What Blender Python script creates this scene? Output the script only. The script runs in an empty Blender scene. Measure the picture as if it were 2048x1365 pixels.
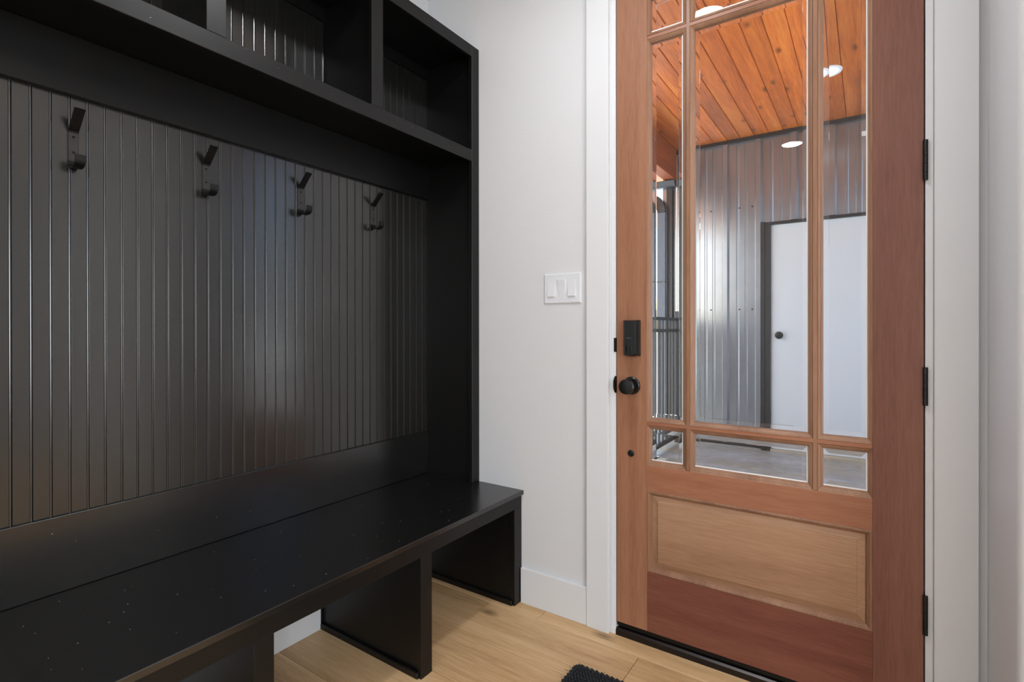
import bpy, bmesh, math, random
from mathutils import Vector, Matrix
random.seed(7)
S = bpy.context.scene
C = S.collection
pi = math.pi

# ------------------------------------------------------------------ camera
F_PX, YAW, PITCH, ROLL, SHY = 1040.08, 0.5990, -0.0018, -0.0009, -21.6
cam_d = bpy.data.cameras.new('camera')
cam = bpy.data.objects.new('camera', cam_d)
C.objects.link(cam)
cam_d.sensor_fit = 'HORIZONTAL'
cam_d.sensor_width = 36.0
cam_d.lens = F_PX * 36.0 / 2048.0
cam_d.shift_y = SHY / 2048.0
cam_d.clip_start = 0.02
cam_d.clip_end = 400
_f = Vector((-math.sin(YAW), math.cos(YAW), 0)); _r = Vector((math.cos(YAW), math.sin(YAW), 0)); _u = Vector((0, 0, 1))
_f, _u = _f * math.cos(PITCH) + _u * math.sin(PITCH), _u * math.cos(PITCH) - _f * math.sin(PITCH)
_r, _u = _r * math.cos(ROLL) + _u * math.sin(ROLL), _u * math.cos(ROLL) - _r * math.sin(ROLL)
M = Matrix((_r, _u, -_f)).transposed().to_4x4()
M.translation = Vector((1.5251, -1.8466, 1.1548))
cam.matrix_world = M
S.camera = cam

# ------------------------------------------------------------------ view, world, sun, large lights
S.view_settings.view_transform = 'Standard'
S.view_settings.look = 'None'
S.view_settings.gamma = 1.0
S.view_settings.exposure = 0.0
S.view_settings.use_curve_mapping = False
SKY_STRENGTH = 0.64
SUN_STRENGTH = 18.0
CAN_POWER = 8.2
HALL_FILL_POWER = 116.0
BOUNCE_FILL_POWER = 12.0

world = bpy.data.worlds.new('sky_world')
S.world = world
world.use_nodes = True
wn = world.node_tree.nodes; wl = world.node_tree.links
wn.clear()
w_out = wn.new('ShaderNodeOutputWorld'); w_bg = wn.new('ShaderNodeBackground'); w_sky = wn.new('ShaderNodeTexSky')
w_sky.sky_type = 'NISHITA'
w_sky.sun_disc = False
w_sky.sun_elevation = math.radians(48)
w_sky.sun_rotation = math.radians(193)
w_sky.air_density = 0.85; w_sky.dust_density = 3.6; w_sky.ozone_density = 1.0
w_bg.inputs['Strength'].default_value = SKY_STRENGTH
wl.new(w_sky.outputs[0], w_bg.inputs['Color']); wl.new(w_bg.outputs[0], w_out.inputs['Surface'])

sun_d = bpy.data.lights.new('sun', 'SUN'); sun_d.energy = SUN_STRENGTH; sun_d.angle = math.radians(0.6); sun_d.color = (1.0, 0.97, 0.93)
sun = bpy.data.objects.new('sun', sun_d); C.objects.link(sun)
sun.rotation_euler = Vector((-0.15, -0.65, 0.75)).to_track_quat('Z', 'Y').to_euler()

ROOM_X1, ROOM_Y0, ROOM_Z = 4.6, -5.2, 2.74
hall_fill_d = bpy.data.lights.new('added_hall_fill', 'AREA'); hall_fill_d.shape = 'RECTANGLE'; hall_fill_d.size = 2.2; hall_fill_d.size_y = 1.4  # area light added as fill in the unseen hall, standing for daylight
hall_fill_d.energy = HALL_FILL_POWER; hall_fill_d.color = (0.90, 0.95, 1.0)
hall_fill = bpy.data.objects.new('added_hall_fill', hall_fill_d); C.objects.link(hall_fill)
hall_fill.location = (ROOM_X1 - 0.04, -3.4, 1.40); hall_fill.rotation_euler = (pi / 2, 0, pi / 2)

# fill lamp added out of view behind the camera, aimed at the ceiling
fl_d = bpy.data.lights.new('added_bounce_fill', 'AREA'); fl_d.shape = 'DISK'; fl_d.size = 0.35; fl_d.energy = BOUNCE_FILL_POWER; fl_d.color = (0.92, 0.96, 1.0)
fl = bpy.data.objects.new('added_bounce_fill', fl_d); C.objects.link(fl)
fl.location = (2.3, -2.6, 1.75); fl.rotation_euler = (pi, 0, 0)

# ------------------------------------------------------------------ materials
def mat(name):
    m = bpy.data.materials.new(name); m.use_nodes = True
    nt = m.node_tree
    return m, nt.nodes, nt.links, nt.nodes['Principled BSDF']

def N(nodes, t, **kw):
    n = nodes.new(t)
    for k, v in kw.items():
        if k in n.inputs: n.inputs[k].default_value = v
        else: setattr(n, k, v)
    return n

def s2l(c):
    return tuple(((v / 255.0) / 12.92 if v / 255.0 <= 0.04045 else ((v / 255.0 + 0.055) / 1.055) ** 2.4) for v in c) + (1.0,)

def ramp(nodes, stops):
    r = nodes.new('ShaderNodeValToRGB')
    while len(r.color_ramp.elements) < len(stops): r.color_ramp.elements.new(0.5)
    for e, (p, c) in zip(r.color_ramp.elements, stops): e.position = p; e.color = c
    return r

def plain(name, rgb, rough=0.5, metal=0.0, bump=0.0, bscale=200.0, spec=0.5, vary=0.0):
    m, n, l, b = mat(name)
    b.inputs['Base Color'].default_value = s2l(rgb)
    b.inputs['Roughness'].default_value = rough
    b.inputs['Metallic'].default_value = metal
    b.inputs['Specular IOR Level'].default_value = spec
    g = N(n, 'ShaderNodeNewGeometry')
    nz = N(n, 'ShaderNodeTexNoise', Scale=bscale, Detail=2.0)
    l.new(g.outputs['Position'], nz.inputs['Vector'])
    if bump:
        bp = N(n, 'ShaderNodeBump', Strength=bump, Distance=0.002)
        l.new(nz.outputs['Fac'], bp.inputs['Height']); l.new(bp.outputs[0], b.inputs['Normal'])
    if vary:
        c = s2l(rgb)
        nz2 = N(n, 'ShaderNodeTexNoise', Scale=6.0, Detail=4.0)
        l.new(g.outputs['Position'], nz2.inputs['Vector'])
        r = ramp(n, [(0.3, tuple(x * (1 - vary) for x in c[:3]) + (1,)), (0.7, tuple(min(1, x * (1 + vary)) for x in c[:3]) + (1,))])
        l.new(nz2.outputs['Fac'], r.inputs['Fac']); l.new(r.outputs[0], b.inputs['Base Color'])
    return m

def wood(name, dark, mid, light, axis, rough=0.42, knots=0.0, fine=60.0, per_object=0.0, spec=0.4, coat=0.0, ends=None):
    """grain runs along the given world axis (0 x, 1 y, 2 z)"""
    m, n, l, b = mat(name)
    g = N(n, 'ShaderNodeNewGeometry')
    oi = N(n, 'ShaderNodeObjectInfo')
    sc = [1.0, 1.0, 1.0]; sc[axis] = 0.06
    mp = N(n, 'ShaderNodeMapping'); mp.inputs['Scale'].default_value = sc
    off = N(n, 'ShaderNodeVectorMath', operation='SCALE'); off.inputs[0].default_value = (13.7, 7.3, 5.1)
    l.new(oi.outputs['Random'], off.inputs['Scale'])
    ad = N(n, 'ShaderNodeVectorMath', operation='ADD')
    l.new(g.outputs['Position'], ad.inputs[0]); l.new(off.outputs[0], ad.inputs[1])
    l.new(ad.outputs[0], mp.inputs['Vector'])
    n1 = N(n, 'ShaderNodeTexNoise', Scale=9.0, Detail=5.0, Roughness=0.6, Distortion=0.6)
    n2 = N(n, 'ShaderNodeTexNoise', Scale=fine * 3, Detail=4.0, Roughness=0.7)
    l.new(mp.outputs[0], n1.inputs['Vector']); l.new(mp.outputs[0], n2.inputs['Vector'])
    mx = N(n, 'ShaderNodeMix'); mx.data_type = 'FLOAT'; mx.inputs[0].default_value = 0.38
    l.new(n1.outputs['Fac'], mx.inputs[2]); l.new(n2.outputs['Fac'], mx.inputs[3])
    r = ramp(n, [(0.33, s2l(dark)), (0.5, s2l(mid)), (0.68, s2l(light))])
    l.new(mx.outputs[0], r.inputs['Fac'])
    col = r.outputs[0]
    if knots:
        sk = [2.6, 2.6, 2.6]; sk[axis] = 1.0
        mk_ = N(n, 'ShaderNodeMapping'); mk_.inputs['Scale'].default_value = sk
        l.new(ad.outputs[0], mk_.inputs['Vector'])
        v = N(n, 'ShaderNodeTexVoronoi', Scale=knots); v.voronoi_dimensions = '2D'; l.new(mk_.outputs[0], v.inputs['Vector'])
        nk = N(n, 'ShaderNodeTexNoise', Scale=30.0, Detail=3.0); l.new(mp.outputs[0], nk.inputs['Vector'])
        mu = N(n, 'ShaderNodeMath', operation='MULTIPLY_ADD'); mu.inputs[1].default_value = 0.14
        l.new(nk.outputs['Fac'], mu.inputs[0]); l.new(v.outputs['Distance'], mu.inputs[2])
        rk = ramp(n, [(0.085, (0.85, 0.85, 0.85, 1)), (0.15, (0, 0, 0, 1))])
        l.new(mu.outputs[0], rk.inputs['Fac'])
        mc = N(n, 'ShaderNodeMix'); mc.data_type = 'RGBA'
        l.new(rk.outputs[0], mc.inputs[0]); l.new(col, mc.inputs[6])
        mc.inputs[7].default_value = tuple(x * 0.45 for x in s2l(dark)[:3]) + (1,)
        col = mc.outputs[2]
    if per_object:
        hs = N(n, 'ShaderNodeHueSaturation')
        mr = N(n, 'ShaderNodeMapRange'); mr.inputs[3].default_value = 1 - per_object; mr.inputs[4].default_value = 1 + per_object
        l.new(oi.outputs['Random'], mr.inputs[0]); l.new(mr.outputs[0], hs.inputs['Value'])
        l.new(col, hs.inputs['Color']); col = hs.outputs[0]
    l.new(col, b.inputs['Base Color'])
    b.inputs['Roughness'].default_value = rough
    b.inputs['Specular IOR Level'].default_value = spec
    b.inputs['Coat Weight'].default_value = coat
    bp = N(n, 'ShaderNodeBump', Strength=0.12, Distance=0.001)
    l.new(n2.outputs['Fac'], bp.inputs['Height']); l.new(bp.outputs[0], b.inputs['Normal'])
    return m

def black_paint(name, rough=0.34, base=(22, 22, 21), spec=1.0, bump=0.05):
    m, n, l, b = mat(name)
    g = N(n, 'ShaderNodeNewGeometry')
    b.inputs['Roughness'].default_value = rough
    c = s2l(base)
    b.inputs['Base Color'].default_value = c
    nb = N(n, 'ShaderNodeTexNoise', Scale=14.0, Detail=1.0); l.new(g.outputs['Position'], nb.inputs['Vector'])
    bp = N(n, 'ShaderNodeBump', Strength=bump, Distance=0.002); l.new(nb.outputs['Fac'], bp.inputs['Height']); l.new(bp.outputs[0], b.inputs['Normal'])
    b.inputs['Specular IOR Level'].default_value = spec
    return m

MT = {}
MT['wall'] = plain('painted_drywall', (218, 220, 223), 0.7, bump=0.25, bscale=170.0, spec=0.2)
MT['trim'] = plain('white_semi_gloss_trim', (223, 226, 230), 0.38, spec=0.4)
MT['ceiling'] = plain('ceiling_paint', (236, 236, 234), 0.8)
MT['black'] = black_paint('black_satin_paint', 0.42, base=(12, 12, 12), spec=0.36)
MT['bead'] = black_paint('black_beadboard_paint', 0.23, base=(26, 26, 25))
MT['bench'] = black_paint('black_bench_paint', 0.25, base=(17, 17, 17))
MT['hook'] = plain('matte_black_metal', (9, 9, 9), 0.5, spec=0.3)
MT['hookface'] = plain('lighter_black_plate', (46, 45, 44), 0.38)  # back plate lighter than the prongs
MT['screw'] = plain('black_screw', (14, 14, 14), 0.3, metal=0.6)
MT['lock'] = plain('black_lock_plastic', (17, 18, 20), 0.28)
MT['mark'] = plain('pale_print', (128, 130, 134), 0.5)
MT['floor'] = wood('oak_plank', (170, 132, 92), (212, 175, 130), (230, 199, 156), 0, rough=0.45, knots=1.3, fine=40, per_object=0.07, spec=0.3)
MT['subfloor'] = plain('brown_floor_underlay', (92, 70, 48), 0.8)  # brown underlay below the plank joints
MT['door_v'] = wood('door_wood_stile', (126, 82, 60), (150, 103, 77), (166, 122, 94), 2, per_object=0.03)
MT['door_v2'] = wood('door_wood_red_stile', (108, 68, 57), (128, 84, 71), (142, 98, 83), 2, per_object=0.03)
MT['door_h'] = wood('door_wood_rail', (126, 78, 58), (152, 100, 75), (170, 120, 92), 0, per_object=0.03)
MT['door_h2'] = wood('door_wood_red_rail', (98, 54, 43), (118, 70, 56), (134, 86, 68), 0, per_object=0.02)
MT['door_p'] = wood('door_wood_panel', (138, 101, 76), (162, 124, 96), (180, 145, 116), 0, per_object=0.02, rough=0.36)
MT['door_m'] = wood('door_wood_moulding', (122, 86, 66), (148, 110, 86), (168, 132, 106), 2, per_object=0.05)
MT['sill'] = plain('dark_bronze_sill', (34, 28, 27), 0.3, metal=0.4, vary=0.2)
MT['cedar'] = wood('stained_pine_ceiling', (140, 66, 16), (196, 102, 32), (222, 136, 54), 1, rough=0.38, knots=1.5, fine=30, per_object=0.2, spec=0.4)
MT['beam'] = wood('stained_beam', (112, 52, 22), (142, 70, 32), (168, 90, 44), 1, rough=0.5, fine=30)
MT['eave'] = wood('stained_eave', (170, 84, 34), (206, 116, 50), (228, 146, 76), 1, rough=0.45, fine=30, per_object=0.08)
MT['siding'] = plain('galvalume_siding', (158, 162, 166), 0.23, metal=0.75, vary=0.04)
MT['bronze'] = plain('dark_bronze_trim', (38, 36, 36), 0.4, vary=0.15)
MT['white_door'] = plain('white_steel_door', (208, 216, 219), 0.4)
MT['concrete'] = plain('porch_concrete', (160, 166, 162), 0.55, bump=0.15, bscale=90, vary=0.13)
MT['curb'] = plain('concrete_curb', (176, 168, 150), 0.8, vary=0.12)
MT['flash'] = plain('metal_flashing', (170, 174, 176), 0.35, metal=0.6)
MT['fence'] = plain('black_iron', (24, 26, 30), 0.4)
MT['spout'] = plain('grey_downspout_metal', (118, 124, 132), 0.35, metal=0.3)
MT['spoutd'] = plain('dark_elbow_metal', (58, 56, 55), 0.45, metal=0.2)
MT['gutter'] = plain('charcoal_gutter_metal', (46, 50, 58), 0.45)
MT['pvc'] = plain('white_conduit', (214, 214, 210), 0.4)
MT['ground'] = plain('dry_pale_ground', (188, 190, 190), 0.95, vary=0.15)
MT['bark'] = plain('tree_bark', (88, 72, 56), 0.9, vary=0.2)
MT['leaf'] = plain('autumn_leaf', (214, 186, 66), 0.7, vary=0.35)
MT['rug'] = plain('black_woven_fibre', (28, 31, 36), 0.85, bump=0.6, bscale=400, vary=0.5)
MT['switch'] = plain('white_switch_plastic', (226, 230, 235), 0.32)
MT['ext'] = plain('exterior_wall_cladding', (198, 202, 206), 0.5)
def stained_concrete():
    m, n, l, b = mat('stained_porch_concrete')
    g = N(n, 'ShaderNodeNewGeometry')
    n1 = N(n, 'ShaderNodeTexNoise', Scale=1.6, Detail=6.0, Roughness=0.6); l.new(g.outputs['Position'], n1.inputs['Vector'])
    n2 = N(n, 'ShaderNodeTexNoise', Scale=14.0, Detail=5.0); l.new(g.outputs['Position'], n2.inputs['Vector'])
    r = ramp(n, [(0.36, s2l((172, 180, 182))), (0.52, s2l((150, 154, 148))), (0.66, s2l((160, 148, 118)))])
    l.new(n1.outputs['Fac'], r.inputs['Fac'])
    r2 = ramp(n, [(0.3, (0.82, 0.82, 0.82, 1)), (0.7, (1.1, 1.1, 1.1, 1))]); l.new(n2.outputs['Fac'], r2.inputs['Fac'])
    mx = N(n, 'ShaderNodeMix'); mx.data_type = 'RGBA'; mx.blend_type = 'MULTIPLY'; mx.inputs[0].default_value = 1.0
    l.new(r.outputs[0], mx.inputs[6]); l.new(r2.outputs[0], mx.inputs[7]); l.new(mx.outputs[2], b.inputs['Base Color'])
    b.inputs['Roughness'].default_value = 0.5
    bp = N(n, 'ShaderNodeBump', Strength=0.1, Distance=0.002); l.new(n2.outputs['Fac'], bp.inputs['Height']); l.new(bp.outputs[0], b.inputs['Normal'])
    return m
MT['concrete'] = stained_concrete()

def emit(name, rgb, strength):
    m, n, l, b = mat(name)
    b.inputs['Base Color'].default_value = (0.8, 0.8, 0.8, 1)
    b.inputs['Emission Color'].default_value = s2l(rgb)
    b.inputs['Emission Strength'].default_value = strength
    return m
MT['lens_porch'] = emit('porch_lamp_lens', (255, 248, 238), 1.3)
MT['glint'] = plain('white_edge_glint', (236, 238, 240), 0.4)  # white strip colour imitating bright refraction at the pane edges

def pane_mat():
    m, n, l, b = mat('clear_pane')
    n.remove(b)
    out = n['Material Output']
    tr = N(n, 'ShaderNodeBsdfTransparent'); tr.inputs['Color'].default_value = (0.97, 0.985, 0.98, 1)
    gl = N(n, 'ShaderNodeBsdfGlossy'); gl.inputs['Roughness'].default_value = 0.0
    fr = N(n, 'ShaderNodeFresnel'); fr.inputs['IOR'].default_value = 1.5
    mx = N(n, 'ShaderNodeMixShader')
    ge = N(n, 'ShaderNodeNewGeometry')
    inv = N(n, 'ShaderNodeMath', operation='SUBTRACT'); inv.inputs[0].default_value = 1.0; l.new(ge.outputs['Backfacing'], inv.inputs[1])
    mul = N(n, 'ShaderNodeMath', operation='MULTIPLY'); l.new(fr.outputs[0], mul.inputs[0]); l.new(inv.outputs[0], mul.inputs[1])
    l.new(mul.outputs[0], mx.inputs[0]); l.new(tr.outputs[0], mx.inputs[1]); l.new(gl.outputs[0], mx.inputs[2])
    l.new(mx.outputs[0], out.inputs['Surface'])
    return m
MT['pane'] = pane_mat()
m_, n_, l_, b_ = mat('bevelled_glass')
b_.inputs['Base Color'].default_value = (0.96, 0.985, 0.98, 1); b_.inputs['Roughness'].default_value = 0.0
b_.inputs['Transmission Weight'].default_value = 1.0; b_.inputs['IOR'].default_value = 1.5
MT['bevel'] = m_

# ------------------------------------------------------------------ builders
WLOC = {}
def link(o, parent=None, world=(0, 0, 0)):
    C.objects.link(o)
    w = Vector(world); WLOC[o.name] = w
    if parent is not None:
        o.parent = parent
        o.location = w - WLOC[parent.name]
    else:
        o.location = w
    return o

def tag(o, label=None, cat=None, group=None, kind=None):
    if label: o['label'] = label
    if cat: o['category'] = cat
    if group: o['group'] = group
    if kind: o['kind'] = kind
    return o

def empty(name, loc, label=None, cat=None, group=None, kind=None):
    o = bpy.data.objects.new(name, None); o.empty_display_size = 0.05
    link(o, None, loc)
    return tag(o, label, cat, group, kind)

def obj(name, bm, m, parent=None, smooth=False, recalc=True):
    if recalc: bmesh.ops.recalc_face_normals(bm, faces=bm.faces[:])
    vs = [v.co for v in bm.verts]
    lo = Vector([min(v[i] for v in vs) for i in range(3)]); hi = Vector([max(v[i] for v in vs) for i in range(3)])
    c = (lo + hi) / 2
    c.z = lo.z
    bmesh.ops.translate(bm, verts=bm.verts[:], vec=-c)
    me = bpy.data.meshes.new(name); bm.to_mesh(me); bm.free()
    for x in (m if isinstance(m, (list, tuple)) else [m]): me.materials.append(MT[x])
    if smooth:
        for p in me.polygons: p.use_smooth = True
        try: me.set_sharp_from_angle(angle=math.radians(35))
        except Exception: pass
    o = bpy.data.objects.new(name, me)
    return link(o, parent, c)

def bxs(bm, x0, x1, y0, y1, z0, z1, bev=0.0):
    g = bmesh.ops.create_cube(bm, size=1.0)
    vs = g['verts']
    for v in vs:
        v.co = Vector((x0 + (v.co.x + .5) * (x1 - x0), y0 + (v.co.y + .5) * (y1 - y0), z0 + (v.co.z + .5) * (z1 - z0)))
    if bev:
        es = list({e for v in vs for e in v.link_edges})
        bmesh.ops.bevel(bm, geom=es, offset=bev, segments=1, affect='EDGES')

def box(name, x0, x1, y0, y1, z0, z1, m, parent=None, bev=0.0):
    bm = bmesh.new(); bxs(bm, x0, x1, y0, y1, z0, z1, bev)
    return obj(name, bm, m, parent)

def cyl(bm, p0, p1, r0, r1=None, seg=16, caps=True):
    p0 = Vector(p0); p1 = Vector(p1); r1 = r0 if r1 is None else r1
    d = (p1 - p0); L = d.length
    q = d.to_track_quat('Z', 'Y').to_matrix().to_4x4()
    g = bmesh.ops.create_cone(bm, cap_ends=caps, segments=seg, radius1=r0, radius2=r1, depth=L)
    bmesh.ops.transform(bm, matrix=Matrix.Translation((p0 + p1) / 2) @ q, verts=g['verts'])
    return g['verts']

def lathe(bm, origin, axis, prof, seg=32):
    """prof: list of (distance along axis, radius); closed at both ends"""
    o = Vector(origin); a = Vector(axis).normalized()
    t = a.orthogonal().normalized(); b = a.cross(t)
    rings = []
    for d, r in prof:
        rings.append([bm.verts.new(o + a * d + (t * math.cos(2 * pi * k / seg) + b * math.sin(2 * pi * k / seg)) * r) for k in range(seg)])
    for i in range(len(rings) - 1):
        for k in range(seg):
            bm.faces.new((rings[i][k], rings[i][(k + 1) % seg], rings[i + 1][(k + 1) % seg], rings[i + 1][k]))
    bm.faces.new(rings[0][::-1]); bm.faces.new(rings[-1])

def strip(bm, pts, width_vec, thick):
    """ribbon of given thickness following pts (in a plane), width_vec = full width vector"""
    w = Vector(width_vec); wn_ = w.normalized()
    L = []
    n = len(pts); pts = [Vector(p) for p in pts]
    for i, p in enumerate(pts):
        d = (pts[min(i + 1, n - 1)] - pts[max(i - 1, 0)]).normalized()
        nn = d.cross(wn_).normalized() * thick / 2
        L.append([bm.verts.new(p - w / 2 - nn), bm.verts.new(p + w / 2 - nn), bm.verts.new(p + w / 2 + nn), bm.verts.new(p - w / 2 + nn)])
    for i in range(n - 1):
        for k in range(4):
            bm.faces.new((L[i][k], L[i][(k + 1) % 4], L[i + 1][(k + 1) % 4], L[i + 1][k]))
    bm.faces.new(L[0][::-1]); bm.faces.new(L[-1])

def rect_ring(bm, levels):
    """levels: list of (x0,x1,z0,z1,y); lofts between nested rectangles"""
    R = []
    for x0, x1, z0, z1, y in levels:
        R.append([bm.verts.new((x0, y, z0)), bm.verts.new((x1, y, z0)), bm.verts.new((x1, y, z1)), bm.verts.new((x0, y, z1))])
    for i in range(len(R) - 1):
        for k in range(4):
            bm.faces.new((R[i][k], R[i][(k + 1) % 4], R[i + 1][(k + 1) % 4], R[i + 1][k]))
    return R

def extrude_profile(bm, prof, z0, z1):
    """closed xy profile extruded between z0 and z1"""
    a = [bm.verts.new((x, y, z0)) for x, y in prof]; b = [bm.verts.new((x, y, z1)) for x, y in prof]
    k = len(prof)
    for i in range(k): bm.faces.new((a[i], a[(i + 1) % k], b[(i + 1) % k], b[i]))
    bm.faces.new(a[::-1]); bm.faces.new(b)

def struct(o, label, cat): return tag(o, label, cat, kind='structure')

# ================================================================== ROOM SHELL
WX = -0.225                     # left wall surface
RWX, RWY = 1.7885, -0.345       # right return wall
DOOR_L, DOOR_R, DOOR_B, DOOR_T = 0.7435, 1.6560, 0.050, 2.488

# floor and its planks
floor = empty('floor', (1.0, -1.5, 0), 'light oak plank floor running parallel to the door wall', 'floor', kind='structure')
box('underlay', WX - 0.1, ROOM_X1, ROOM_Y0, 0.02, -0.06, -0.007, 'subfloor', floor)
PW = 0.2315
yb = 0.145
row = 0
pl = {0: [0.44], 1: [0.862, -0.10 - 1.0], 2: [-0.02, 1.23], 3: [0.52], 4: [-0.5, 1.0]}
while yb > ROOM_Y0:
    y1 = min(yb, 0.02); y0 = max(yb - PW, ROOM_Y0)
    if y1 - y0 > 0.01:
        cuts = pl.get(row, [random.uniform(-0.2, 1.2)])
        xs = [WX - 0.09]
        c0 = min(cuts)
        while c0 > xs[0] + 0.05: c0 -= 1.22
        x = c0 + 1.22
        base = cuts[0]
        while base > xs[0]: base -= 1.22
        base += 1.22
        while base < ROOM_X1:
            if base > xs[0] + 0.04: xs.append(base)
            base += 1.22
        xs.append(ROOM_X1)
        for i in range(len(xs) - 1):
            box('plank', xs[i] + 0.0009, xs[i + 1] - 0.0009, y0 + 0.0009, y1 - 0.0009, -0.007, 0.0, 'floor', floor, bev=0.0011)
    yb -= PW; row += 1

# walls
bm = bmesh.new()
bxs(bm, WX - 0.12, WX, ROOM_Y0, 0.0, -0.05, ROOM_Z)
struct(obj('wall_left', bm, 'wall'), 'white textured left wall behind the black built-in locker', 'wall')
bm = bmesh.new()
OPL, OPR, OPT = DOOR_L - 0.0215, DOOR_R + 0.0215, DOOR_T + 0.025
bxs(bm, WX - 0.12, OPL, 0.0, 0.14, -0.05, ROOM_Z)
bxs(bm, OPR, RWX + 0.1, 0.0, 0.14, -0.05, ROOM_Z)
bxs(bm, OPL, OPR, 0.0, 0.14, OPT, ROOM_Z)
struct(obj('wall_front', bm, 'wall'), 'white orange-peel textured wall holding the wooden entry door', 'wall')
# right return wall with a rounded corner
bm = bmesh.new()
R_ = 0.022
prof = [(RWX, 0.0)] + [(RWX + R_ - R_ * math.cos(a), RWY + R_ - R_ * math.sin(a)) for a in [i * pi / 2 / 8 for i in range(9)]] + [(ROOM_X1, RWY), (ROOM_X1, 0.0)]
extrude_profile(bm, prof, -0.05, ROOM_Z)
struct(obj('wall_right', bm, 'wall', smooth=True), 'white return wall with a rounded corner right of the door', 'wall')
bm = bmesh.new()
bxs(bm, WX - 0.12, ROOM_X1 + 0.12, ROOM_Y0 - 0.12, ROOM_Y0, -0.05, ROOM_Z)
struct(obj('wall_back', bm, 'wall'), 'white wall behind the viewer', 'wall')
bm = bmesh.new()
bxs(bm, ROOM_X1, ROOM_X1 + 0.12, ROOM_Y0, 0.14, -0.05, ROOM_Z)
struct(obj('wall_hall', bm, 'wall'), 'white far side wall of the open hall with an added window frame', 'wall')
bm = bmesh.new()
bxs(bm, WX - 0.12, ROOM_X1 + 0.12, ROOM_Y0 - 0.12, 0.14, ROOM_Z, ROOM_Z + 0.12)
struct(obj('ceiling', bm, 'ceiling'), 'flat white ceiling with recessed lights', 'ceiling')

# unseen window frame added round the hall fill light, on a solid wall
w1 = empty('added_window_1', (ROOM_X1, -3.4, 0.7), 'white window frame added around the unseen fill light in the hall', 'window', kind='structure')
for a in ((-4.58, -4.50), (-2.30, -2.22), (-3.43, -3.37)):
    box('added_window_frame', ROOM_X1 - 0.03, ROOM_X1, a[0], a[1], 0.68, 2.22, 'trim', w1)
for z in (0.68, 2.15):
    box('added_window_frame', ROOM_X1 - 0.034, ROOM_X1, -4.58, -2.22, z, z + 0.07, 'trim', w1)

# baseboards
def baseboard(name, x0, x1, y0, y1, label):
    bm = bmesh.new(); bxs(bm, x0, x1, y0, y1, 0.0, 0.1476, 0.0015)
    return struct(obj(name, bm, 'trim'), label, 'baseboard')
baseboard('baseboard_front', 0.3165, 0.625, -0.014, 0.0, 'short tall white baseboard between the bench and the door casing')
baseboard('baseboard_left', WX, WX + 0.015, -1.118, -0.610, 'white baseboard on the left wall seen under the bench')
baseboard('baseboard_left', WX, WX + 0.015, ROOM_Y0, -1.73, 'white baseboard on the left wall past the end of the bench')

# door casing, jambs
def trim(n, x0, x1, y0, y1, z0, z1, label, bev=0.0015, m='trim'):
    bm = bmesh.new(); bxs(bm, x0, x1, y0, y1, z0, z1, bev)
    return struct(obj('trim_%d' % n, bm, m), label, 'trim')
CT = 2.535
t1 = trim(1, 0.6250, 0.7165, -0.018, 0.0, 0.0, CT, 'flat white door casing between light switch and lock side of door')
t2 = trim(2, 1.6775, 1.7700, -0.018, 0.0, 0.0, CT, 'flat white door casing on the hinge side of the door')
t3 = trim(3, 0.6100, RWX - 0.002, -0.019, 0.0, CT, CT + 0.115, 'flat white head casing above the entry door')
# jambs: inner board with a stop
def jamb(n, x0, x1, sx0, sx1, label):
    e = empty('trim_%d' % n, ((x0 + x1) / 2, 0.06, 0), label, 'trim', kind='structure')
    box('jamb_board', x0, x1, -0.0025, 0.139, 0.0, OPT - 0.001, 'trim', e, bev=0.001)
    box('door_stop', sx0, sx1, 0.050, 0.085, 0.03, OPT - 0.019, 'trim', e)
    return e
tj = jamb(4, OPL + 0.0005, OPL + 0.0185, OPL + 0.0185, OPL + 0.030, 'white lock-side door jamb with black strike plates')
jr = jamb(5, OPR - 0.0185, OPR - 0.0005, OPR - 0.030, OPR - 0.0185, 'white hinge-side door jamb beside the red stile')
hj = empty('trim_6', ((OPL + OPR) / 2, 0.06, OPT - 0.018), 'white head jamb over the entry door', 'trim', kind='structure')
box('jamb_board', OPL + 0.02, OPR - 0.02, -0.0025, 0.139, OPT - 0.0185, OPT - 0.0005, 'trim', hj)
# strike plates on the lock-side jamb
jx = OPL + 0.0185
box('strike_plate', jx - 0.006, jx + 0.0012, -0.006, 0.020, 1.069, 1.122, 'hook', tj, bev=0.0008)
bm = bmesh.new()
pr = [(jx + 0.0012, 0.02), (jx + 0.0012, -0.003), (jx - 0.004, -0.010), (jx - 0.008, -0.0075), (jx - 0.004, -0.0028), (jx - 0.002, 0.02)]
a_ = []
for z, k in ((0.914, 0.35), (0.925, 0.8), (0.935, 1.0), (0.957, 1.0), (0.967, 0.8), (0.978, 0.35)):
    a_.append([bm.verts.new((jx + (x - jx) * (k if y < 0 else 1), y * (k if y < 0 else 1), z)) for x, y in pr])
for i in range(len(a_) - 1):
    for k in range(6): bm.faces.new((a_[i][k], a_[i][(k + 1) % 6], a_[i + 1][(k + 1) % 6], a_[i + 1][k]))
bm.faces.new(a_[0][::-1]); bm.faces.new(a_[-1])
obj('latch_strike', bm, 'hook', tj)

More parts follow.
